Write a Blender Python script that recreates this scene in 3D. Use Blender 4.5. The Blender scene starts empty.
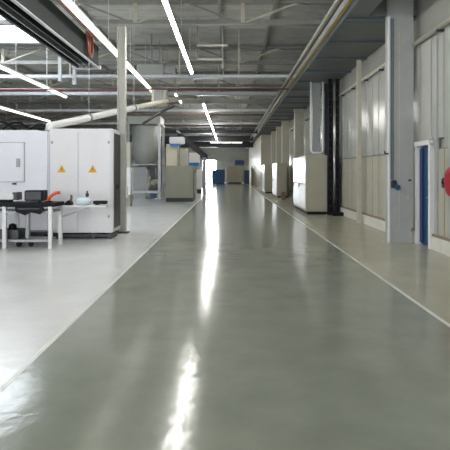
import bpy, bmesh, math, random
from mathutils import Vector, Matrix
random.seed(4)
C = bpy.context.scene.collection
PI = math.pi
CAMZ, F, VX, VY = 1.55, 500.0, 229.0, 172.0

# ------------------------------------------------------------------ materials
def mat(name, col, rough=.5, metal=0., noise=0., nscale=8., bump=0., bscale=20., emit=None, estr=0., spec=.5, coat=0., stretch=None):
    m = bpy.data.materials.new(name); m.use_nodes = True
    nt = m.node_tree; b = nt.nodes['Principled BSDF']
    b.inputs['Roughness'].default_value = rough
    b.inputs['Metallic'].default_value = metal
    b.inputs['Specular IOR Level'].default_value = spec
    b.inputs['Coat Weight'].default_value = coat
    b.inputs['Base Color'].default_value = (*col, 1)
    tc = nt.nodes.new('ShaderNodeTexCoord')
    mp = nt.nodes.new('ShaderNodeMapping'); nt.links.new(tc.outputs['Object'], mp.inputs['Vector'])
    if stretch: mp.inputs['Scale'].default_value = stretch
    n = nt.nodes.new('ShaderNodeTexNoise'); n.inputs['Scale'].default_value = nscale; n.inputs['Detail'].default_value = 4
    nt.links.new(mp.outputs[0], n.inputs['Vector'])
    cr = nt.nodes.new('ShaderNodeMapRange')
    k = max(noise, .03)
    cr.inputs['From Min'].default_value = .3; cr.inputs['From Max'].default_value = .7
    cr.inputs['To Min'].default_value = 1 - k; cr.inputs['To Max'].default_value = 1 + k
    nt.links.new(n.outputs['Fac'], cr.inputs['Value'])
    mx = nt.nodes.new('ShaderNodeVectorMath'); mx.operation = 'SCALE'
    mx.inputs[0].default_value = col
    nt.links.new(cr.outputs[0], mx.inputs['Scale'])
    nt.links.new(mx.outputs[0], b.inputs['Base Color'])
    if bump:
        n2 = nt.nodes.new('ShaderNodeTexNoise'); n2.inputs['Scale'].default_value = bscale; n2.inputs['Detail'].default_value = 3
        nt.links.new(mp.outputs[0], n2.inputs['Vector'])
        bp = nt.nodes.new('ShaderNodeBump'); bp.inputs['Strength'].default_value = bump; bp.inputs['Distance'].default_value = .02
        nt.links.new(n2.outputs['Fac'], bp.inputs['Height']); nt.links.new(bp.outputs[0], b.inputs['Normal'])
    if emit:
        b.inputs['Emission Color'].default_value = (*emit, 1); b.inputs['Emission Strength'].default_value = estr
    return m
M = dict(
 aisle=mat('aisle_epoxy', (.235,.252,.208), .15, noise=.10, nscale=2.5, bump=.13, bscale=8),
 pale=mat('pale_epoxy', (.66,.67,.66), .2, noise=.06, nscale=1.5, bump=.14, bscale=7),
 strip=mat('beige_epoxy', (.37,.36,.275), .22, noise=.08, nscale=1.8, bump=.14, bscale=7),
 line=mat('line_paint', (.68,.68,.64), .3, noise=.05),
 joint=mat('joint_dark', (.10,.11,.10), .4),
 roof=mat('roof_deck', (.44,.435,.40), .55, noise=.12, nscale=1.5),
 beam=mat('beam_grey', (.25,.25,.235), .5, noise=.1),
 cream=mat('cream_steel', (.48,.46,.38), .45, noise=.08),
 tray=mat('galvanised', (.50,.52,.54), .4, metal=.25, noise=.08),
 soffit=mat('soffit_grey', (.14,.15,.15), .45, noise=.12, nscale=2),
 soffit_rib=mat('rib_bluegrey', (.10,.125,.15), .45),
 lip=mat('edge_bluegrey', (.30,.34,.36), .4),
 pan_lo=mat('panel_beige', (.43,.41,.33), .4, noise=.06, nscale=2),
 pan_hi=mat('panel_light', (.45,.455,.42), .2, noise=.05, nscale=1.5),
 wall=mat('wall_grey', (.28,.28,.25), .6, noise=.07, nscale=2),
 kick=mat('kick_white', (.66,.64,.58), .45, noise=.1, nscale=4),
 brown=mat('brown_trim', (.24,.18,.13), .6, noise=.1),
 pil=mat('pillar_grey', (.37,.38,.37), .45, noise=.06, nscale=3),
 white=mat('white_paint', (.74,.74,.74), .35, noise=.03),
 machw=mat('machine_white', (.76,.76,.82), .35, noise=.02, nscale=2),
 machg=mat('cabinet_white', (.72,.71,.73), .38, noise=.02, nscale=2),
 grey=mat('grey_metal', (.30,.31,.31), .4, metal=.3, noise=.08),
 dgrey=mat('dark_metal', (.035,.038,.043), .4, metal=.2, noise=.1),
 black=mat('black_plastic', (.008,.008,.011), .5, spec=.15),
 girder=mat('girder_greengrey', (.012,.017,.018), .6, noise=.1, nscale=3, spec=.2),
 blue=mat('blue_paint', (.010,.065,.15), .35, noise=.05),
 dblue=mat('deep_blue', (.01,.025,.12), .4),
 bblue=mat('bright_blue', (.015,.19,.52), .4),
 red=mat('red_paint', (.36,.01,.025), .3),
 redpipe=mat('red_pipe', (.20,.10,.09), .5),
 rust=mat('rust_orange', (.28,.08,.05), .5),
 orange=mat('orange_plastic', (.80,.10,.04), .4),
 ochre=mat('ochre_pipe', (.42,.27,.08), .5),
 yellow=mat('warning_yellow', (.80,.40,.01), .5),
 beige=mat('beige_machine', (.34,.325,.25), .45, noise=.05, nscale=2),
 creamm=mat('cream_machine', (.72,.65,.50), .45, noise=.05),
 tank=mat('tank_grey', (.36,.37,.34), .4, noise=.06, nscale=2),
 glassy=mat('pale_plastic', (.70,.80,.88), .15),
 tube=mat('tube_lamp', (.9,.9,.9), .4, emit=(1,.98,.93), estr=26.),
 tube2=mat('tube_lamp_dim', (.9,.9,.9), .4, emit=(1,.94,.84), estr=1.3),
 sky=mat('rooflight', (.9,.9,.9), .4, emit=(.86,.93,1), estr=4.5),
 fill_glow=mat('fill_window_glow', (.9,.9,.9), .4, emit=(.9,.95,1), estr=2.4),  # emission of the added back window, soft front fill
 day=mat('daylight', (.9,.9,.9), .4, emit=(.93,.97,1), estr=22.),
 alu=mat('brushed_white_side', (.72,.73,.76), .2, metal=.2),
)

# ------------------------------------------------------------------ mesh builder
class MB:
    def __init__(s): s.bm = bmesh.new()
    def box(s, x0, x1, y0, y1, z0, z1, bev=0., mi=0):
        r = bmesh.ops.create_cube(s.bm, size=1)
        for v in r['verts']:
            v.co = Vector(((x0+x1)/2 + v.co.x*abs(x1-x0), (y0+y1)/2 + v.co.y*abs(y1-y0), (z0+z1)/2 + v.co.z*abs(z1-z0)))
        if bev:
            es = {e for v in r['verts'] for e in v.link_edges}
            bmesh.ops.bevel(s.bm, geom=list(es), offset=bev, segments=2, affect='EDGES')
        return s
    def tube(s, pts, r, n=8, r2=None):
        pts = [Vector(p) for p in pts]; rings = []
        up = None
        for i, p in enumerate(pts):
            d = (pts[min(i+1, len(pts)-1)] - pts[max(i-1, 0)]).normalized()
            if up is None:
                up = Vector((0,0,1)) if abs(d.z) < .9 else Vector((1,0,0))
            a = d.cross(up).normalized(); b = a.cross(d).normalized(); up = b
            rr = r if r2 is None else r + (r2-r)*i/(len(pts)-1)
            rings.append([s.bm.verts.new(p + a*rr*math.cos(2*PI*k/n) + b*rr*math.sin(2*PI*k/n)) for k in range(n)])
        for i in range(len(rings)-1):
            for k in range(n):
                s.bm.faces.new((rings[i][k], rings[i][(k+1)%n], rings[i+1][(k+1)%n], rings[i+1][k]))
        s.bm.faces.new(rings[0][::-1]); s.bm.faces.new(rings[-1])
        return s
    def bar(s, a, b, w, h):          # rectangular bar between two points
        a, b = Vector(a), Vector(b); d = (b-a).normalized()
        up = Vector((0,0,1)) if abs(d.z) < .95 else Vector((0,1,0))
        x = d.cross(up).normalized(); z = x.cross(d).normalized()
        q = []
        for p in (a, b):
            q.append([s.bm.verts.new(p + x*sx*w/2 + z*sz*h/2) for sx, sz in ((-1,-1),(1,-1),(1,1),(-1,1))])
        for k in range(4): s.bm.faces.new((q[0][k], q[0][(k+1)%4], q[1][(k+1)%4], q[1][k]))
        s.bm.faces.new(q[0][::-1]); s.bm.faces.new(q[1]); return s
    def lathe(s, c, prof, axis='z', n=24):
        c = Vector(c); rings = []
        for r, h in prof:
            ring = []
            for k in range(n):
                a = 2*PI*k/n
                if axis == 'z': o = Vector((r*math.cos(a), r*math.sin(a), h))
                elif axis == 'x': o = Vector((h, r*math.cos(a), r*math.sin(a)))
                else: o = Vector((r*math.cos(a), h, r*math.sin(a)))
                ring.append(s.bm.verts.new(c+o))
            rings.append(ring)
        for i in range(len(rings)-1):
            for k in range(n):
                s.bm.faces.new((rings[i][k], rings[i][(k+1)%n], rings[i+1][(k+1)%n], rings[i+1][k]))
        s.bm.faces.new(rings[0][::-1]); s.bm.faces.new(rings[-1]); return s
    def prism(s, poly, axis, a, b):
        def pt(u, v, w):
            return Vector((w,u,v)) if axis == 'x' else Vector((u,w,v)) if axis == 'y' else Vector((u,v,w))
        A = [s.bm.verts.new(pt(u,v,a)) for u,v in poly]; B = [s.bm.verts.new(pt(u,v,b)) for u,v in poly]
        n = len(poly)
        for k in range(n): s.bm.faces.new((A[k], A[(k+1)%n], B[(k+1)%n], B[k]))
        s.bm.faces.new(A[::-1]); s.bm.faces.new(B); return s
    def build(s, name, m, parent=None, smooth=False):
        bmesh.ops.recalc_face_normals(s.bm, faces=s.bm.faces[:])
        org = Vector((0,0,0))
        p = parent
        while p is not None: org += p.location; p = p.parent
        if parent is None and s.bm.verts:
            xs = [v.co for v in s.bm.verts]
            org = Vector(((min(v.x for v in xs)+max(v.x for v in xs))/2, (min(v.y for v in xs)+max(v.y for v in xs))/2, min(v.z for v in xs)))
        for v in s.bm.verts: v.co -= org
        me = bpy.data.meshes.new(name); s.bm.to_mesh(me); s.bm.free()
        o = bpy.data.objects.new(name, me); C.objects.link(o)
        me.materials.append(M[m])
        if smooth:
            for f in me.polygons: f.use_smooth = True
        if parent: o.parent = parent
        else: o.location = org
        return o
def B(*a, **k): return MB().box(*a, **k)
def tag(o, label, cat, group=None):
    o['label'] = label; o['category'] = cat
    if group: o['group'] = group
    return o
def thing(name, label, cat, loc, group=None):
    o = bpy.data.objects.new(name, None); C.objects.link(o); o.location = loc; o.empty_display_size = .1
    return tag(o, label, cat, group)
def struct(o): o['kind'] = 'structure'; return o
def copy_tree(o, parent=None):
    c = o.copy(); C.objects.link(c)
    if parent: c.parent = parent
    for ch in list(o.children): copy_tree(ch, c)
    return c
ORD = ['nearest','second','third','fourth','fifth','sixth','seventh','eighth','ninth','tenth','eleventh','twelfth','thirteenth']

# ------------------------------------------------------------------ setting
XL, XR, YB, YE, ZR = -26., 4.15, -9., 75., 7.
AL, AR = -1.60, 2.20
struct(B(AL, AR, YB, YE-10, -.1, 0).build('floor', 'aisle'))
struct(B(XL, AL-.05, YB, YE, -.1, 0).build('floor_left', 'pale'))
struct(B(AR+.05, XR, YB, YE, -.1, 0).build('floor_right', 'strip'))
struct(B(AL-.05, AR+.05, YE-10, YE, -.1, 0).build('floor_end', 'pale'))
struct(B(AL-.05, AL, YB, YE-10, -.1, .001).build('trim_1', 'line'))
struct(B(AR, AR+.05, YB, YE-10, -.1, .001).build('trim_2', 'line'))
# roof deck with trapezoid ribs running across
m = MB(); m.box(XL, XR, YB, YE, ZR+.03, ZR+.2)
y = YB
while y < YE:
    m.box(XL, XR, y, y+.35, ZR+.01, ZR+.04); y += .7
struct(m.build('ceiling', 'roof'))
struct(B(XL-.2, XL, YB, YE, -.1, ZR+.2).build('wall_left', 'wall'))
# end wall with a daylight doorway left of the aisle
D0, D1, DZ = -4.0, -1.95, 3.3
m = B(XL, D0, YE, YE+.2, -.1, ZR+.2); m.box(D1, XR, YE, YE+.2, -.1, ZR+.2); m.box(D0, D1, YE, YE+.2, DZ, ZR+.2)
struct(m.build('wall_end', 'wall'))
struct(B(D0, D1, YE+.1, YE+.15, 0, DZ).build('window_1', 'day'))
G0, G1, GZ0, GZ1 = -22., 2., .9, 6.2
m = B(XL, G0, YB-.2, YB, -.1, ZR+.2); m.box(G1, XR+.2, YB-.2, YB, -.1, ZR+.2); m.box(G0, G1, YB-.2, YB, -.1, GZ0); m.box(G0, G1, YB-.2, YB, GZ1, ZR+.2)
struct(m.build('wall_back', 'wall'))
struct(B(G0, G1, YB-.15, YB-.1, GZ0, GZ1).build('added_fill_window', 'fill_glow'))  # glowing band added behind the camera to light camera-facing surfaces
m = MB()
for k in range(13): m.box(G0+k*2-.04, G0+k*2+.04, YB-.1, YB, GZ0, GZ1)
for k in range(4): m.box(G0, G1, YB-.1, YB-.02, GZ0+k*1.76-.03, GZ0+k*1.76+.03)
struct(m.build('added_fill_window_frame', 'white'))  # bars over the added fill window
# right wall: backing, low beige panels, high glossy panels, with joints between the sheets
struct(B(XR+.03, XR+.2, YB, YE, -.1, ZR+.2).build('wall_right', 'wall'))
DY0, DY1 = 10.15, 10.78
lo, hi, kb, bt = MB(), MB(), MB(), MB()
y = YB
while y < 60:
    w = .58
    for a, b in ((y, y+w),):
        if b > DY0-.12 and a < DY1+.12:
            if a < DY0-.12: b = DY0-.12
            elif b > DY1+.12: a = DY1+.12
            else: a = None
        if a is not None and b-a > .05:
            lo.box(XR-.02, XR+.03, a+.012, b-.012, .3, 2.0)
    hi.box(XR-.025, XR+.03, y+.012, y+w-.012, 2.22 if (y+w > DY0-.1 and y < DY1+.1) else 2.02, 4.3)
    y += .6
struct(lo.build('wall_right_lower', 'pan_lo')); struct(hi.build('wall_right_upper', 'pan_hi'))
for a, b in ((YB, DY0-.1), (DY1+.1, 60)):
    kb.box(XR-.10, XR+.03, a, b, 0, .26); bt.box(XR-.07, XR+.03, a, b, .26, .31)
struct(kb.build('baseboard_right', 'kick')); struct(bt.build('trim_3', 'brown'))
# vertical cover strips on the near panels
m = MB()
for yy in (9.85, 9.25, 8.6, 7.9): m.box(XR-.06, XR-.01, yy, yy+.10, .31, 4.25)
struct(m.build('trim_4', 'pil'))
# far partition that steps out into the strip
m = MB()
yy = 46.
while yy < 74.9:
    m.box(2.95, 3.05, yy+.03, min(yy+1.97, 75), 0, 5); yy += 2
m.box(3.0, XR, 46, 46.1, 0, 5)
m.box(3.0, 3.04, 46, 75, 0, 5)
struct(m.build('wall_far_right', 'pan_lo'))
# soffit over the right strip
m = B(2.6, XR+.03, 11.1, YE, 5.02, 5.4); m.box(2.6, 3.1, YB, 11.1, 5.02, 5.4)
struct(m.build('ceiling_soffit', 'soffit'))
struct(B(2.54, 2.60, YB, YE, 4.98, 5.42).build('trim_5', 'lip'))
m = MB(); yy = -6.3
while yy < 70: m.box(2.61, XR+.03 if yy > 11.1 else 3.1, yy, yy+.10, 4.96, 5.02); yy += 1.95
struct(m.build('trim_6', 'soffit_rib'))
# rooflight
m = B(-13, -7.6, 12, 20.6, ZR-.03, ZR-.01)
struct(m.build('window_2', 'sky'))
m = MB()
for xx in (-13.05, -11.2, -9.4, -7.6): m.box(xx-.03, xx+.03, 12, 20.6, ZR-.12, ZR-.03)
m.box(-13, -7.5, 20.6, 20.7, ZR-.12, ZR); m.box(-13, -7.5, 11.9, 12, ZR-.12, ZR)
struct(m.build('window_2_frame', 'white'))
# blue door
dr = struct(B(XR-.01, XR+.03, DY0, DY1, 0.01, 2.09).build('door_1', 'blue'))
B(XR+.0, XR+.03, DY0-.0, DY0+.001, 0, 1)
m = MB(); m.box(XR-.05, XR-.012, DY1-.16, DY1-.02, .05, 2.05); m.build('door_edge_strip', 'dblue', dr)
m = MB(); m.tube([(XR-.01, DY0+.08, 1.02), (XR-.06, DY0+.08, 1.02), (XR-.06, DY0+.2, 1.02)], .01); m.build('door_handle', 'tray', dr)
m = MB(); m.box(XR-.11, XR+.03, DY1, DY1+.09, 0, 2.12); m.box(XR-.11, XR+.03, DY0-.09, DY0, 0, 2.12); m.box(XR-.13, XR+.03, DY0-.09, DY1+.09, 2.10, 2.2)
m.build('door_frame', 'white', dr)

# ------------------------------------------------------------------ roof trusses
ty = [4.2, 10.0, 15.8, 21.6, 27.4, 33.2, 39.0, 44.8, 50.6, 56.4, 62.2, 68.0]
def truss():
    t = thing('roof_truss', '', 'roof truss', (0,0,6.2), 'steel roof trusses across the hall')
    m = MB(); m.box(XL, XR, -.10, .10, 6.2, 6.24); m.box(XL, XR, -.02, .02, 6.24, 6.36); m.build('bottom_chord', 'beam', t)
    m = MB(); m.box(XL, XR, -.09, .09, 6.86, 6.99); m.build('top_chord', 'beam', t)
    x = .44 - 3.4*7
    while x < XR:
        B(x-.06, x+.06, -.06, .06, 6.24, 6.88).build('post', 'cream', t)
        if x < XR-1.8:
            MB().bar((x+.08, 0, 6.27), (x+1.7, 0, 6.88), .08, .06).build('diagonal_brace', 'cream', t)
            MB().bar((x+1.7, 0, 6.88), (x+3.3, 0, 6.27), .05, .05).build('diagonal_brace', 'beam', t)
        x += 3.4
    return t
T0 = truss()
for i, yy in enumerate(ty):
    t = T0 if i == 0 else copy_tree(T0)
    t.location = (0, yy, 6.2)
    t['label'] = ORD[i] + ' steel roof truss counted away from the camera, cream diagonals under the roof deck' if i else 'steel roof truss nearest the camera, cream diagonals under the roof deck'
# purlins along the hall
px_ = [-21,-16.5,-13.4,-10.6,-6.4,-4.9,-2.0,-.3,1.5]
for i, xx in enumerate(px_):
    o = B(xx-.05, xx+.05, YB, YE, 6.86-.01, 6.99).build('purlin', 'beam')
    tag(o, 'long dark roof purlin, %s from the right wall under the deck' % (ORD[len(px_)-1-i] if i < len(px_)-1 else 'nearest'), 'purlin', 'roof purlins')

# ------------------------------------------------------------------ cross cable trays
def tray(yy, z, x0, x1, label, h=.10, mt='tray', hang=(.37,)):
    t = thing('cable_tray', label, 'cable tray', ((x0+x1)/2, yy, z), 'cable trays across the hall')
    m = MB(); m.box(x0, x1, yy-.15, yy+.15, z, z+.015); m.box(x0, x1, yy-.15, yy-.135, z, z+h); m.box(x0, x1, yy+.135, yy+.15, z, z+h)
    m.build('trough', mt, t)
    for hx in hang: B(hx-.03, hx+.03, yy-.03, yy+.03, z+h*.5, 7.06).build('hanger', 'cream', t)
tray(19.2, 5.13, -14, 2.54, 'pale galvanised cable tray crossing above the aisle, nearest and brightest', .13, hang=(.37, -1.9, -6.1))
tray(24.2, 5.25, -16, 2.54, 'second pale cable tray crossing the aisle beyond the nearest one', .16, hang=(-.5, -5.3, -8.8))
tray(30.0, 5.15, -18, 2.54, 'third pale cable tray crossing the aisle', .14, hang=(.6, -4.6))
tray(38., 5.15, -18, 2.54, 'fourth pale cable tray crossing the aisle', .14, hang=(.9, -3.5))
tray(47., 5.15, -18, 2.54, 'fifth and farthest pale cable tray crossing the aisle', .14, hang=(1.1,))
# short rack tray left of the post near the top (cream bars beside the lamp row)
t = thing('pipe_rack', 'small pale rack of two short bars hung right of the lit lamp row', 'rack', (-.5, 17.2, 5.6))
MB().bar((-1.05,16.5,5.73),(-.05,16.5,5.73),.06,.05).build('bar', 'cream', t)
MB().bar((-1.1,17.2,5.42),(-.22,17.2,5.42),.06,.05).build('bar', 'cream', t)
m = MB(); m.bar((-.22,17.2,5.12),(-.22,17.2,6.86),.05,.05); m.bar((-1.08,17.2,5.4),(-1.08,17.2,6.86),.04,.04); m.build('hanger', 'grey', t)
# red sprinkler pipes
for i, (yy, z, x0, x1) in enumerate([(20.2,4.9,-14,2.4),(26.6,5.9,-16,2.4),(32.,5.2,-18,2.4),(41.,5.3,-18,2.4),(12.6,6.7,-3,4.)]):
    o = MB().tube([(x0,yy,z),(x1,yy,z)], .035).build('sprinkler_pipe', 'redpipe', smooth=True)
    if i == 4: tag(o, 'dull red sprinkler pipe high under the roof at the top of the picture', 'pipe', 'red sprinkler pipes')
    else: tag(o, 'dull red sprinkler pipe crossing the hall, %s of the lower ones' % ORD[i], 'pipe', 'red sprinkler pipes')
# ducts and cross beams in the clutter above the aisle
for i, (yy, z, x0, x1, hh, mt) in enumerate([(28.6,5.45,-3,2.5,.22,'beam'),(35,5.25,-6,2.5,.3,'beam'),(43.5,4.9,-6,2.5,.3,'dgrey'),(52,4.75,-8,2.5,.5,'dgrey'),(60,4.5,-8,2.9,.7,'dgrey')]):
    m = MB(); m.box(x0,x1,yy-.12,yy+.12,z,z+.03); m.box(x0,x1,yy-.02,yy+.02,z+.03,z+hh); m.box(x0,x1,yy-.12,yy+.12,z+hh,z+hh+.03)
    tag(m.build('cross_beam', mt), 'dark steel crossbeam low over the aisle, %s of five' % ORD[i], 'beam', 'dark crossbeams over the aisle')

# ------------------------------------------------------------------ light rows
def light_row(x, z, y0, y1, tubem, label, tl=1.45, group='suspended strip light rows', w=.11):
    t = thing('strip_light', label, 'light', (x, y0, z), group)
    m = MB(); m.prism([(x-w*.2,z+.11),(x+w*.2,z+.11),(x+w*.4,z+.035),(x-w*.4,z+.035)], 'y', y0, y1); m.build('housing', 'white', t)
    n = max(1, int(round((y1-y0)/(tl+.06)))); s = (y1-y0)/n
    for k in range(n):
        MB().tube([(x, y0+k*s+.03, z), (x, y0+(k+1)*s-.03, z)], w*.42, 8).build('tube', tubem, t, smooth=True)
    yy = y0+.6
    while yy < y1:
        MB().tube([(x,yy,z+.1),(x,yy,6.95)], .012, 5).build('hanger_rod', 'tray', t); yy += 3.
light_row(-1.30, 5.0, 1.0, 17.4, 'tube', 'bright white strip light row over the left half of the aisle, near run')
light_row(-1.30, 5.0, 25.5, 57, 'tube', 'bright white strip light row above the aisle, far run beyond the trays')
t = thing('strip_light', 'short strip light added across the aisle to brighten the far end', 'light', (0,58,4.9), 'suspended strip light rows')  # cross light added to brighten the far end, set at a whitish smudge
B(-2.2,1.6,57.9,58.1,5.0,5.08).build('housing','white',t)
for xx in (-1.8,1.2): B(xx-.02,xx+.02,57.98,58.02,5.08,7.02).build('hanger_rod','tray',t)
for k in range(3): MB().tube([(-2.15+k*1.25,58,4.96),(-1.0+k*1.25,58,4.96)],.06,8).build('tube','tube2',t,smooth=True)
light_row(-3.28, 5.0, 1.0, 21.5, 'tube2', 'long cream white strip light row beside the dark overhead girder', w=.16)
light_row(-2.35, 4.95, 21.9, 24.6, 'tube2', 'short strip light between the two bright aisle rows and the air heater', w=.12)
light_row(-7.5, 5.0, 8.0, 23, 'tube2', 'white strip light row over the white machine at the left', w=.15)
light_row(-12.2, 5.0, 18., 34., 'tube2', 'farthest left strip light row, partly hidden by the white machine', w=.17)

# ------------------------------------------------------------------ overhead girder on the left
t = thing('overhead_rail', 'dark overhead conveyor girder with black grooved underside above the white machine', 'girder', (-4.1, 8, 4.55))
B(-3.82,-3.76,0,14.4,4.58,5.16).build('side_plate', 'girder', t)
B(-4.40,-3.82,0,14.4,4.68,5.10).build('girder_body', 'black', t)
for x0, x1, mt in ((-4.40,-4.33,'dgrey'),(-4.20,-4.16,'grey'),(-4.0,-3.97,'dgrey'),(-3.82,-3.75,'tray')):
    B(x0,x1,0,14.4,4.55,4.68 if mt!='tray' else 4.575).build('rail', mt, t)
B(-4.5,-3.7,14.4,14.5,4.52,4.62).build('end_bracket', 'tray', t)
for yy in (3., 8., 13.):
    B(-4.05,-3.95,yy,yy+.1,5.1,6.85).build('hanger', 'grey', t)
o = MB().tube([(-3.72,0,5.3),(-3.72,14.2,5.3)], .05).build('pipe', 'redpipe', smooth=True)
tag(o, 'brownish red pipe running along the top of the dark overhead girder', 'pipe')
m = MB(); m.tube([(-3.70,13.0,5.2),(-3.68,13.0,4.95),(-3.67,13.1,4.7),(-3.67,13.35,4.62),(-3.68,13.5,4.8),(-3.70,13.5,5.2)], .035)
m.tube([(-3.69,13.2,5.2),(-3.69,13.2,4.75)], .05)
tag(m.build('hose_loop', 'rust', smooth=True), 'dull orange hose loop hanging at the end of the dark girder', 'hose')
# steel column behind the cabinet
t = thing('steel_column', 'slim grey steel column right behind the white electrical cabinet', 'column', (-2.73,12.75,0))
m = MB(); m.box(-2.83,-2.81,12.65,12.85,0,5.25); m.box(-2.65,-2.63,12.65,12.85,0,5.25); m.box(-2.81,-2.65,12.74,12.76,0,5.25); m.build('profile', 'roof', t)
B(-2.9,-2.56,12.6,12.9,0,.03).build('base_plate', 'dgrey', t)
B(-2.62,-2.58,12.68,12.8,.9,1.2).build('junction_box', 'white', t)
# small hung posts above the machine, left
for i, (xx, yy) in enumerate(((-6.05,17.9),(-5.75,18.6))):
    o = B(xx-.06,xx+.06,yy-.04,yy+.04,4.8,7.07).build('drop_post', 'tray')
    tag(o, ('left' if i==0 else 'right')+' one of two pale drop posts above the white machine', 'post')

# ------------------------------------------------------------------ white machine + cabinet
YM = 11.5
t = thing('machine_tool', 'large white enclosed machine with a recessed door at the left edge', 'machine', (-5.5, YM, 0))
B(-6.9,-4.16,YM+.02,YM+1.7,.16,2.50,bev=.03).build('body', 'machw', t)
B(-6.85,-4.2,YM+.1,YM+1.6,0,.16).build('base', 'dgrey', t)
d = B(-5.95,-4.72,YM-.01,YM+.03,1.33,2.22,bev=.01).build('door', 'machw', t)
m = B(-4.88,-4.80,YM-.05,YM-.01,1.66,1.86,bev=.008); m.build('handle', 'grey', d)
m = MB()
for a in ((-5.97,-4.70,1.315,1.328),(-5.97,-4.70,2.222,2.235)): m.box(a[0],a[1],YM+.005,YM+.021,a[2],a[3])
m.box(-4.715,-4.70,YM+.005,YM+.021,1.32,2.23); m.build('door_seal', 'grey', t)
B(-4.98,-4.9,YM-.03,YM+.02,1.26,1.3).build('latch', 'dgrey', t)
B(-6.85,-4.5,YM+.3,YM+1.5,2.5,2.54).build('top_panel', 'white', t)
t = thing('electrical_cabinet', 'white two-door electrical cabinet with two yellow warning triangles', 'cabinet', (-3.4, YM, 0))
B(-4.14,-2.67,YM,YM+.8,.15,2.55,bev=.02).build('body', 'machg', t)
m = MB(); m.box(-4.05,-2.70,YM+.08,YM+.75,.05,.11)
for xx in (-4.0,-3.15,-2.78): m.box(xx-.04,xx+.04,YM+.1,YM+.18,0,.15); m.box(xx-.04,xx+.04,YM+.65,YM+.73,0,.15)
m.build('plinth', 'dgrey', t)
B(-2.672,-2.655,YM+.12,YM+.72,.25,2.45).build('side_vent', 'dgrey', t)
m = MB(); m.box(-2.66,-2.645,YM+.3,YM+.5,1.15,1.25); m.build('side_latch', 'black', t)
for k,(x0,x1) in enumerate(((-4.10,-3.47),(-3.45,-2.71))):
    d = B(x0,x1,YM-.025,YM+.01,.2,2.46,bev=.006).build('door', 'machg', t)
    cx = -3.84 if k==0 else -3.13
    m = MB(); m.prism([(cx-.10,1.54),(cx+.10,1.54),(cx,1.715)], 'y', YM-.032, YM-.026); sg = m.build('warning_sign', 'yellow', d)
    m = MB(); m.prism([(cx+.004,1.655),(cx-.016,1.615),(cx-.002,1.617),(cx-.008,1.575),(cx+.018,1.622),(cx+.004,1.62),(cx+.012,1.65)], 'y', YM-.035, YM-.033); m.build('lightning_symbol', 'black', sg)
    hx = x0+.04 if k==0 else x1-.05
    for z in (.5, 2.2): B(hx-.02,hx+.02,YM-.04,YM-.024,z,z+.06).build('hinge', 'grey', d)
# hoses on top of the machine
for i,(x0,x1,h) in enumerate(((-6.1,-5.2,.22),(-5.6,-4.9,.2),(-5.0,-4.4,.16),(-6.6,-5.9,.25))):
    pts = [(x0+(x1-x0)*k/10, YM+.7+.1*i, 2.57+h*math.sin(PI*k/10)) for k in range(11)]
    tag(MB().tube(pts, .035).build('cable_hose', 'black', smooth=True), 'black bent hose on top of the white machine, %s from the right' % ['third','second','nearest','fourth'][i], 'hose', 'hoses on the machine top')
# rising white duct
t = thing('extraction_duct', 'long white duct rising from the machine top towards the aisle lights', 'duct', (-4.1, 12.2, 2.56))
a, b = (-4.35,12.1,2.66), (-1.76,20,4.55)
mid = tuple(a[k]+(b[k]-a[k])*.52 for k in range(3))
MB().tube([(-4.35,12.1,2.56), a, mid], .095, 12).build('lower_run', 'white', t, smooth=True)
MB().tube([mid, b, (-1.4,20.6,4.62)], .085, 12).build('upper_run', 'cream', t, smooth=True)
for f in (.2,.5,.8):
    p = Vector(a).lerp(Vector(b), f); d_ = (Vector(b)-Vector(a)).normalized()
    MB().tube([p-d_*.04,p+d_*.04], .115, 12).build('flange', 'grey', t)
    MB().tube([p,(p.x,p.y,6.2)], .012, 5).build('hanger_rod', 'grey', t)
# dark hose hanging below the duct
tag(MB().tube([(-2.55,14.9,3.0),(-2.2,16.5,3.55),(-1.95,17.6,3.85)], .04).build('hose', 'dgrey', smooth=True), 'dark hose running under the rising white duct', 'hose')

# ------------------------------------------------------------------ bench in front of the machine
bench = t = thing('workbench', 'long workbench with dark top rail and white legs in front of the white machine', 'bench', (-4.2, 10.4, 0))
B(-5.9,-3.55,10.1,10.8,.84,.92,bev=.01).build('worktop', 'black', t)
B(-5.9,-3.6,10.12,10.78,.72,.76).build('shelf', 'grey', t)
B(-5.9,-3.7,10.2,10.7,.12,.17).build('lower_shelf', 'grey', t)
for xx in (-5.3,-4.55,-3.62):
    for yy in (10.14,10.74): B(xx-.035,xx+.035,yy-.035,yy+.035,0,.86).build('leg', 'white', t)
for xx in (-4.9,-4.2): B(xx-.03,xx+.03,10.4,10.5,.17,.72).build('brace', 'grey', t)
for xx in (-5.0,-4.35,-4.1): MB().lathe((xx,10.35,.06), [(.055,-.02),(.06,0),(.055,.02)], 'y', 14).build('caster', 'black', t)
def on_bench(name, mb, mt, label, cat, **k): return tag(mb.build(name, mt, **k), label, cat)
t = thing('control_monitor', 'black box monitor standing on the workbench', 'monitor', (-4.0,10.4,.92))
B(-4.22,-3.84,10.3,10.6,.95,1.17,bev=.015).build('case', 'black', t); B(-4.19,-3.87,10.285,10.3,.98,1.14).build('screen', 'dgrey', t)
B(-4.1,-3.95,10.35,10.5,.92,.96).build('stand', 'dgrey', t)
t = thing('measuring_gauge', 'grey and white instrument on the left end of the workbench', 'instrument', (-4.7,10.4,.92))
B(-4.9,-4.45,10.3,10.6,.98,1.10,bev=.015).build('case', 'white', t); B(-4.47,-4.38,10.32,10.58,.97,1.13).build('end_cap', 'dgrey', t); B(-4.8,-4.55,10.35,10.55,.92,.98).build('foot', 'black', t)
t = thing('black_vise', 'small black vice on the workbench left of the instrument', 'vice', (-5.2,10.4,.92))
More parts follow.
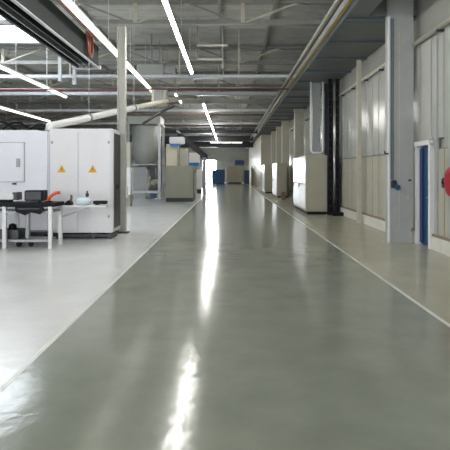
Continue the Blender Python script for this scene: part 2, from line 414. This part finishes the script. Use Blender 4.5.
B(-5.4,-5.05,10.3,10.55,.92,1.02).build('jaw_base', 'black', t); B(-5.38,-5.3,10.3,10.55,1.02,1.14).build('jaw', 'dgrey', t); MB().tube([(-5.2,10.2,1.05),(-5.2,10.65,1.05)],.015).build('screw','grey',t)
t = thing('suction_arm', 'bright orange curved handle reaching up at the right end of the workbench', 'hose', (-3.7,10.35,.92))
MB().tube([(-3.76,10.35,.93),(-3.72,10.35,1.02),(-3.66,10.35,1.08),(-3.58,10.35,1.12),(-3.5,10.35,1.12)], .035, 10).build('handle', 'orange', t, smooth=True)
B(-3.80,-3.68,10.28,10.42,.922,.95).build('mount', 'black', t)
# second small stand, right of the bench
B(-3.55,-2.60,10.6,10.85,.80,.84,bev=.008).build('side_shelf', 'white', bench)
MB().bar((-3.56,10.72,.60),(-3.0,10.72,.79),.03,.04).build('shelf_bracket', 'grey', bench)
t = thing('switch_box', 'small black switch box hanging under the worktop near the left edge', 'switch box', (-4.9,10.1,.5))
B(-5.0,-4.75,10.05,10.16,.56,.70,bev=.01).build('box', 'black', t); MB().lathe((-4.87,10.04,.63),[(.03,-.02),(.03,.01)],'y',12).build('button','red',t)
t = thing('tool_roll', 'black tool pouch hanging from the bench front below the monitor', 'pouch', (-4.1,10.08,.6))
m = MB(); m.prism([(-4.3,.85),(-3.75,.85),(-3.72,.78),(-3.8,.70),(-3.98,.74),(-4.1,.68),(-4.28,.75)], 'y', 10.03, 10.09); m.build('pouch', 'black', t)
B(-4.25,-3.8,10.02,10.03,.80,.82).build('strap', 'dgrey', t)
t = thing('parts_crate', 'dark crate on the low shelf of the workbench', 'crate', (-4.55,10.4,.17))
m = MB(); m.box(-4.75,-4.32,10.25,10.65,.175,.20); m.box(-4.75,-4.73,10.25,10.65,.2,.36); m.box(-4.34,-4.32,10.25,10.65,.2,.36); m.box(-4.73,-4.34,10.25,10.27,.2,.36); m.box(-4.73,-4.34,10.63,10.65,.2,.36); m.build('crate_body','dgrey',t)
MB().lathe((-4.5,10.4,.28),[(.07,0),(.09,.05),(.07,.18),(.03,.2)],'z',14).build('lid_knob','black',t)
t = thing('spray_cup', 'pale blue white rounded cup on the narrow side shelf of the bench', 'cup', (-3.15,10.7,.84))
MB().lathe((-3.12,10.72,.842), [(.10,0),(.16,.04),(.17,.10),(.13,.15),(.05,.17)], 'z', 20).build('cup', 'glassy', t, smooth=True)
MB().lathe((-3.04,10.72,1.01), [(.03,.005),(.04,.06),(.02,.10),(.015,.14)], 'z', 12).build('nozzle', 'dgrey', t)
t = thing('black_clamp', 'flat black clamp at the right end of the narrow side shelf', 'tool', (-2.75,10.75,.84))
B(-2.90,-2.62,10.65,10.8,.865,.935,bev=.01).build('bar', 'black', t); B(-2.86,-2.8,10.68,10.78,.842,.865).build('foot', 'dgrey', t)
t = thing('black_tool_head', 'small black clamp left of the pale cup', 'tool', (-3.4,10.7,.84))
m = MB(); m.prism([(-3.50,.842),(-3.36,.842),(-3.37,.90),(-3.40,.95),(-3.44,.94),(-3.50,.89)], 'y', 10.64, 10.8); m.build('body', 'black', t)
MB().tube([(-3.39,10.7,.92),(-3.37,10.7,1.0),(-3.38,10.7,1.06)], .025, 8).build('handle', 'redpipe', t)
t = thing('floor_trolley', 'low dark trolley under the workbench at the left', 'trolley', (-4.6,11.05,0))
B(-5.2,-4.0,10.9,11.25,.18,.24).build('platform', 'dgrey', t)
for xx in (-5.1,-4.1):
    for yy in (10.98,11.18): MB().lathe((xx,yy,.08), [(.07,-.02),(.08,0),(.07,.02)], 'x', 14).build('wheel', 'black', t)
m = MB(); m.tube([(-5.15,11.1,.2),(-5.15,11.1,.7),(-4.5,11.1,.7),(-4.5,11.1,.2)], .02); m.build('frame', 'tray', t)

# ------------------------------------------------------------------ left middle: hopper, cabinet, rack, beige machines
t = thing('grey_hopper', 'big grey tank hopper standing in a frame behind the column', 'hopper', (-5,29,0))
x0,x1 = -5.75,-4.15
m = MB(); m.lathe((-4.95,30,2.0), [(.35,-.3),(.5,0),(.86,.5),(.88,2.2),(.80,2.35)], 'z', 24); m.build('tank', 'tank', t, smooth=True)
B(-5.9,-4.0,29.1,30.9,4.35,4.8).build('top_housing', 'tank', t)
B(-5.9,-4.05,29.08,30.9,1.95,2.02).build('support_deck', 'grey', t)
for xx in (-5.85,-4.05):
    for yy in (29.1,30.85): B(xx-.07,xx+.07,yy-.05,yy+.05,0,4.4).build('post', 'lip' if xx<-5 else 'tray', t)
B(-5.85,-4.05,29.05,29.15,.32,.46).build('cross_rail', 'tray', t)
t = thing('small_cabinet', 'pale grey cabinet under the hopper', 'cabinet', (-5.3,29.4,0))
B(-5.65,-4.85,29.3,30,.5,1.85,bev=.02).build('body', 'pil', t); B(-5.6,-5.27,29.28,29.3,.55,1.8).build('door', 'pil', t); B(-5.23,-4.9,29.28,29.3,.55,1.8).build('door', 'pil', t); B(-5.6,-4.9,29.35,29.95,0,.5).build('base','grey',t)
t = thing('pump_unit', 'dark pump on the frame right of the pale cabinet', 'pump', (-4.4,29.5,0))
B(-4.75,-4.2,29.5,30,.48,.62).build('base', 'dgrey', t); MB().tube([(-4.72,29.7,.9),(-4.25,29.7,.9)], .2, 16).build('motor', 'beige', t, smooth=True); B(-4.7,-4.35,29.5,29.9,1.3,1.75).build('control_box', 'dgrey', t); B(-4.62,-4.3,29.35,29.9,.0,.48).build('pedestal', 'blue', t)
B(-4.74,-4.7,29.5,29.9,.6,1.5).build('bracket','grey',t)
t = thing('white_locker', 'narrow pale cabinet standing between the steel column and the hopper', 'cabinet', (-4.6,22.5,0))
B(-4.75,-4.45,22.6,23.2,.5,1.75,bev=.02).build('body', 'white', t); B(-4.72,-4.48,22.65,23.1,0,.5).build('base', 'beige', t); B(-4.8,-4.5,22.7,23.1,1.75,2.9).build('head', 'cream', t)
t = thing('beige_machine', 'square beige enclosed machine at the left edge of the aisle', 'machine', (-2.55,26,0))
B(-3.32,-1.85,26,28.2,.2,1.88,bev=.02).build('body', 'beige', t); B(-3.28,-1.89,26.05,28.1,0,.2).build('plinth', 'dgrey', t)
B(-3.24,-1.93,25.98,26,.3,1.8).build('front_panel', 'beige', t); B(-1.85,-1.80,26.5,27.6,.4,1.5).build('side_door', 'white', t)
t = thing('cream_tower', 'tall cream column unit rising behind the square beige machine', 'machine', (-2.9,28.6,0))
B(-3.60,-2.95,28.6,29.6,0,3.15,bev=.02).build('tower', 'creamm', t); B(-2.8,-2.35,28.65,29.4,0,2.9).build('rear_tower', 'cream', t)
B(-3.4,-2.55,28.4,29.0,3.15,3.55,bev=.04).build('white_head', 'white', t); B(-3.35,-2.75,28.38,28.6,3.02,3.15).build('blue_band', 'bblue', t)
t = thing('feed_arm', 'dark slanted feed arm descending beside the hanging blue white sign', 'arm', (-2.6,30,2.6))
MB().bar((-2.95,29.8,3.75),(-1.6,33.,2.6),.3,.22).build('arm', 'dgrey', t); MB().bar((-3.1,29.8,4.0),(-1.9,33.5,3.0),.1,.08).build('upper_rail', 'tray', t); B(-1.75,-1.5,32.9,33.1,0,2.6).build('support','grey',t)
t = thing('white_blue_box', 'white box with a blue lower band left of the bright doorway', 'machine', (-3,40,0))
B(-3.35,-2.4,40,41,2.3,3.1,bev=.03).build('white_top', 'white', t); B(-3.35,-2.4,40,41,2.05,2.3).build('blue_band', 'bblue', t); B(-3.2,-2.5,40.1,40.9,0,2.05).build('body', 'beige', t)
t = thing('round_drum', 'white rounded cabinet end beside the square beige machine', 'machine', (-2.2,36,0))
B(-2.35,-1.95,36,36.8,.3,1.75,bev=.08).build('body', 'white', t); B(-2.3,-2.0,36.05,36.75,0,.3).build('plinth', 'dgrey', t)
# more machines in the left hall, seen through gaps
t = thing('fan_heater', 'cream ceiling air heater left of the bright lamp row', 'heater', (-2.9,20.6,4.9))
B(-3.15,-2.55,20.3,20.9,4.3,4.95,bev=.02).build('casing', 'creamm', t); B(-3.05,-2.65,20.28,20.3,4.42,4.85).build('grille', 'grey', t); B(-2.87,-2.83,20.6,20.64,4.95,6.95).build('hanger','grey',t)
t = thing('air_duct_box', 'grey rectangular air duct box under the roof left of the bright lamp row', 'duct', (-3.4,19.6,5.2))
B(-3.6,-2.55,19.5,20.2,5.35,5.75,bev=.02).build('box', 'tank', t); B(-2.55,-2.1,19.6,20.1,5.42,5.68).build('spigot','grey',t); B(-3.1,-3.04,19.8,19.86,5.75,7.03).build('hanger','grey',t)

# ------------------------------------------------------------------ right side: pillars, pipes, cabinets
def pillar(yy, label, w=3.5, d=.3, mt='pil', z=5.02):
    t = thing('wall_pillar', label, 'pillar', ((w+XR)/2, yy, 0), 'pillars along the right wall')
    B(w, XR-.11, yy, yy+d, 0, z-.06).build('shaft', mt, t)
    B(w-.02, w+.02, yy-.02, yy+.02, .0, min(z,5.3)-.35).build('corner_guard', 'white', t)
    return t
pt = pillar(10.95, 'broad grey wall pillar with white corner guard left of the blue door', z=7.1, d=.25)
B(3.72,3.74,10.94,10.95,.3,4.6).build('seam', 'cream', pt)
B(3.93,3.97,10.90,10.95,1.35,1.39).build('bracket', 'dgrey', pt); B(3.88,3.92,10.90,10.95,.95,1.05).build('bracket', 'cream', pt); B(3.99,4.02,10.90,10.95,.25,.33).build('bracket', 'brown', pt)
t = thing('cable_conduit', 'pair of dark blue-grey conduits running down the broad pillar to a socket', 'conduit', (3.56,10.92,1.3))
for xx in (3.545,3.585): MB().tube([(xx,10.92,1.38),(xx,10.92,4.9)], .012, 6).build('conduit', 'soffit_rib', t)
t = thing('wall_socket', 'dark blue industrial socket on the broad pillar', 'socket', (3.63,10.9,1.2))
B(3.54,3.65,10.86,10.95,1.20,1.37,bev=.015).build('box', 'dgrey', t); MB().lathe((3.65,10.84,1.22), [(.055,-.05),(.06,0),(.05,.03)], 'y', 14).build('plug', 'blue', t)
t = thing('rail_stop', 'small dark hook on the white corner guard of the broad pillar', 'hook', (3.44,10.9,2.0))
m = MB(); m.tube([(3.48,10.93,1.95),(3.40,10.9,1.95),(3.39,10.88,2.0)], .02, 8); m.build('hook', 'dgrey', t)
o = B(3.88,4.0,15.1,15.22,0,4.94).build('wall_post', 'cream'); tag(o, 'slim pale post against the panel wall between pillar and cable ladders', 'post')
for i, yy in enumerate((19.4, 27, 33.5, 37.6, 42)):
    pillar(yy, ['dark wall pillar directly behind the cable ladders','pale wall pillar just beyond the large white and beige cabinet','pale wall pillar between the large cabinet and the smaller ones','pale wall pillar next to the smaller far cabinets','farthest pale wall pillar before the partition'][i], w=3.55 if i else 3.68, mt='pan_lo' if i else 'dgrey')
for i,(a,b) in enumerate(((YB+.1,10.9),(11.3,19.2),(19.8,26.9),(27.4,33.4))):
    t = thing('wall_pipe', ['pale pipe along the panel wall top, above the blue door','pale pipe along the panel wall top, between broad pillar and cable ladders','pale pipe along the wall top behind the large cabinet','farthest pale pipe along the wall top'][i], 'pipe', (4.03,a,4.33), 'pipes along the right wall')
    MB().tube([(4.03,a,4.33),(4.03,b,4.33)], .045, 10).build('pipe', 'cream', t, smooth=True)
    yy = a+.5
    while yy < b: B(4.0,XR+.03,yy,yy+.06,4.25,4.30).build('bracket', 'dgrey', t); yy += 1.5
# longitudinal pipes beside the soffit edge
for i,(xx,z,r,mt,lb) in enumerate(((2.46,5.02,.035,'ochre','ochre yellow pipe hung along the soffit edge above the aisle'),(2.32,5.08,.03,'brown','brown pipe between the ochre and the cream pipe beside the soffit'),(2.2,5.03,.045,'cream','cream pipe along the aisle side of the ceiling pipe bundle'))):
    tag(MB().tube([(xx,YB+.1,z),(xx,70,z)], r, 8).build('ceiling_pipe', mt if i != 2 else 'wall', smooth=True), lb, 'pipe', 'pipes beside the soffit')
# vent riser with white loop pipe
t = thing('vent_riser', 'grey riser framed by a white U-shaped pipe above the large cabinet', 'duct', (3.36,19.1,2.2))
B(3.2,3.5,19.1,19.35,2.3,5.0).build('duct', 'grey', t)
arc = [(3.12,19.05,4.98),(3.12,19.05,2.4)]+[(3.12+.12*(1-math.cos(a)),19.05,2.4-.12*math.sin(a)) for a in (.4,.8,1.2,1.57)]+[(3.58-.12*(1-math.cos(a)),19.05,2.4-.12*math.sin(a)) for a in (1.57,1.2,.8,.4,0)]+[(3.58,19.05,4.98)]
MB().tube(arc, .04, 8).build('pipe', 'white', t, smooth=True)
# cable ladders
for i,(x0,x1) in enumerate(((3.62,3.76),(3.88,4.01))):
    t = thing('cable_ladder', ('left' if i==0 else 'right')+' one of two black vertical cable ladders right of the large cabinet', 'cable ladder', ((x0+x1)/2,18.2,0), 'vertical cable ladders')
    B(x0,x0+.03,18.15,18.25,0,4.94).build('rail', 'black', t); B(x1-.03,x1,18.15,18.25,0,4.94).build('rail', 'black', t)
    B(x0+.03,x1-.03,18.26,18.32,0,4.94).build('cable_bundle', 'black', t)
    z=.3
    while z < 4.9: B(x0+.03,x1-.03,18.16,18.2,z,z+.04).build('rung', 'dgrey', t); z += .3
# cabinets
def cab(name, x0, x1, y0, y1, z, label, stripe=True):
    t = thing(name, label, 'cabinet', ((x0+x1)/2, y0, 0), 'large cabinets on the right strip')
    B(x0,x1,y0,y1,.1,z,bev=.015).build('body', 'beige', t)
    B(x0+.04,x1+.03,y0-.04,y1-.06,0,.1).build('plinth', 'black', t)
    for a,b in ((y0+.04,(y0+y1)/2-.01),((y0+y1)/2+.01,y1-.04)):
        d = B(x0-.025,x0,a,b,.18,z-.04,bev=.006).build('door', 'alu', t)
        B(x0-.05,x0-.025,b-.12,b-.08,.95,1.1).build('handle', 'dgrey', d)
        if stripe: B(x0-.028,x0-.024,a+.1,b-.2,1.08,1.13).build('stripe', 'redpipe', d)
    B(x0+.04,x1-.04,y0-.012,y0,.16,z-.04).build('side_panel', 'beige', t)
    return t
cab('switch_cabinet', 2.82,3.60,18.3,21.8,2.17,'large cabinet with silver doors and beige end, standing before the black cable ladders')
cab('switch_cabinet', 2.9,3.5,30.2,33.2,2.1,'middle cabinet beyond the large one on the right strip', False)
cab('switch_cabinet', 2.6,3.15,36.5,40,2.1,'farthest small cabinet near the end of the right strip', False)
tag(B(3.66,4.04,17.6,18.1,0,.12,bev=.01).build('cable_duct_base','black'), 'low black base at the foot of the cable ladders', 'base')
tag(B(2.9,3.15,27.6,27.9,0,.45,bev=.03).build('waste_bin','redpipe'), 'small red-brown bin between the large and middle cabinets', 'bin')
# red hose reel at right frame edge
t = thing('hose_reel', 'red fire hose reel on the wall right of the blue door', 'hose reel', (3.97,8.78,1.1))
MB().lathe((3.95,8.72,1.38), [(.18,-.10),(.26,-.09),(.27,-.07),(.27,.07),(.26,.09),(.18,.10)], 'x', 28).build('drum', 'red', t)
m = MB(); m.box(4.04,4.15,8.66,8.78,1.3,1.46); m.build('wall_bracket', 'dgrey', t)
t = thing('hose_nozzle', 'dark grey valve on the wall between the blue door and the red reel', 'valve', (4.05,9.3,1.4))
m = MB(); m.tube([(4.13,9.55,1.30),(4.05,9.5,1.36),(3.98,9.3,1.42),(3.96,9.05,1.42)], .022, 8); m.build('pipe', 'dgrey', t, smooth=True)
B(4.08,4.15,9.5,9.6,1.25,1.35).build('valve_body', 'dgrey', t)
tag(MB().tube([(4.10,8.95,1.7),(4.10,8.95,4.27)], .022, 8).build('water_pipe', 'white', smooth=True), 'thin white vertical pipe above the red hose reel', 'pipe')

# ------------------------------------------------------------------ far end
t = thing('blue_container', 'bright blue container at the far end of the aisle', 'container', (-1.4,66,0))
B(-2.3,-.55,66,68,.15,1.85,bev=.03).build('box', 'bblue', t); B(-2.2,-.65,66.1,67.9,0,.15).build('skid', 'dblue', t)
m = MB()
for k in range(7): m.box(-2.2+k*.25,-2.12+k*.25,65.96,66,.25,1.75)
m.build('ribs', 'blue', t)
t = thing('cream_booth', 'cream machine booth at the end of the aisle beside the blue container', 'booth', (.7,66,0))
B(-.3,1.75,66,68.5,.2,2.3,bev=.03).build('body', 'creamm', t); B(-.2,1.65,66.1,68.4,0,.2).build('plinth', 'dgrey', t); B(-.1,.7,65.97,66,.4,2.1).build('door', 'creamm', t); B(.76,1.55,65.97,66,.4,2.1).build('door', 'creamm', t)
t = thing('blue_bin', 'deep blue bin right of the cream booth', 'bin', (2.3,66,0))
B(2.0,2.7,66,67,.1,1.7,bev=.03).build('body', 'blue', t); B(2.05,2.65,66.1,66.9,0,.1).build('base', 'dgrey', t); B(1.98,2.72,65.98,67.02,1.7,1.78).build('lid', 'dblue', t)
tag(B(.9,2.3,YE-.06,YE,2.6,3.3).build('wall_sign', 'dblue'), 'dark blue panel on the end wall above the cream booth', 'sign')
tag(B(-4.2,-3.2,YE-.3,YE,3.5,4.1).build('door_curtain_box', 'dblue'), 'small dark blue box above the bright doorway', 'box')

# ------------------------------------------------------------------ camera, world, view
cam = bpy.data.cameras.new('camera'); co = bpy.data.objects.new('camera', cam); C.objects.link(co)
co.location = (0,0,CAMZ); co.rotation_euler = (PI/2,0,0)
cam.sensor_fit = 'HORIZONTAL'; cam.sensor_width = 36; cam.lens = F/450*36
cam.shift_x = -(VX-225)/450; cam.shift_y = (VY-225)/450
cam.clip_end = 200
sc = bpy.context.scene; sc.camera = co
w = bpy.data.worlds.new('world'); sc.world = w; w.use_nodes = True
w.node_tree.nodes['Background'].inputs[0].default_value = (.8,.88,1,1); w.node_tree.nodes['Background'].inputs[1].default_value = .6
sc.view_settings.view_transform = 'Standard'; sc.view_settings.look = 'None'; sc.view_settings.gamma = 1
sc.view_settings.use_curve_mapping = False
sc.view_settings.exposure = 1.12
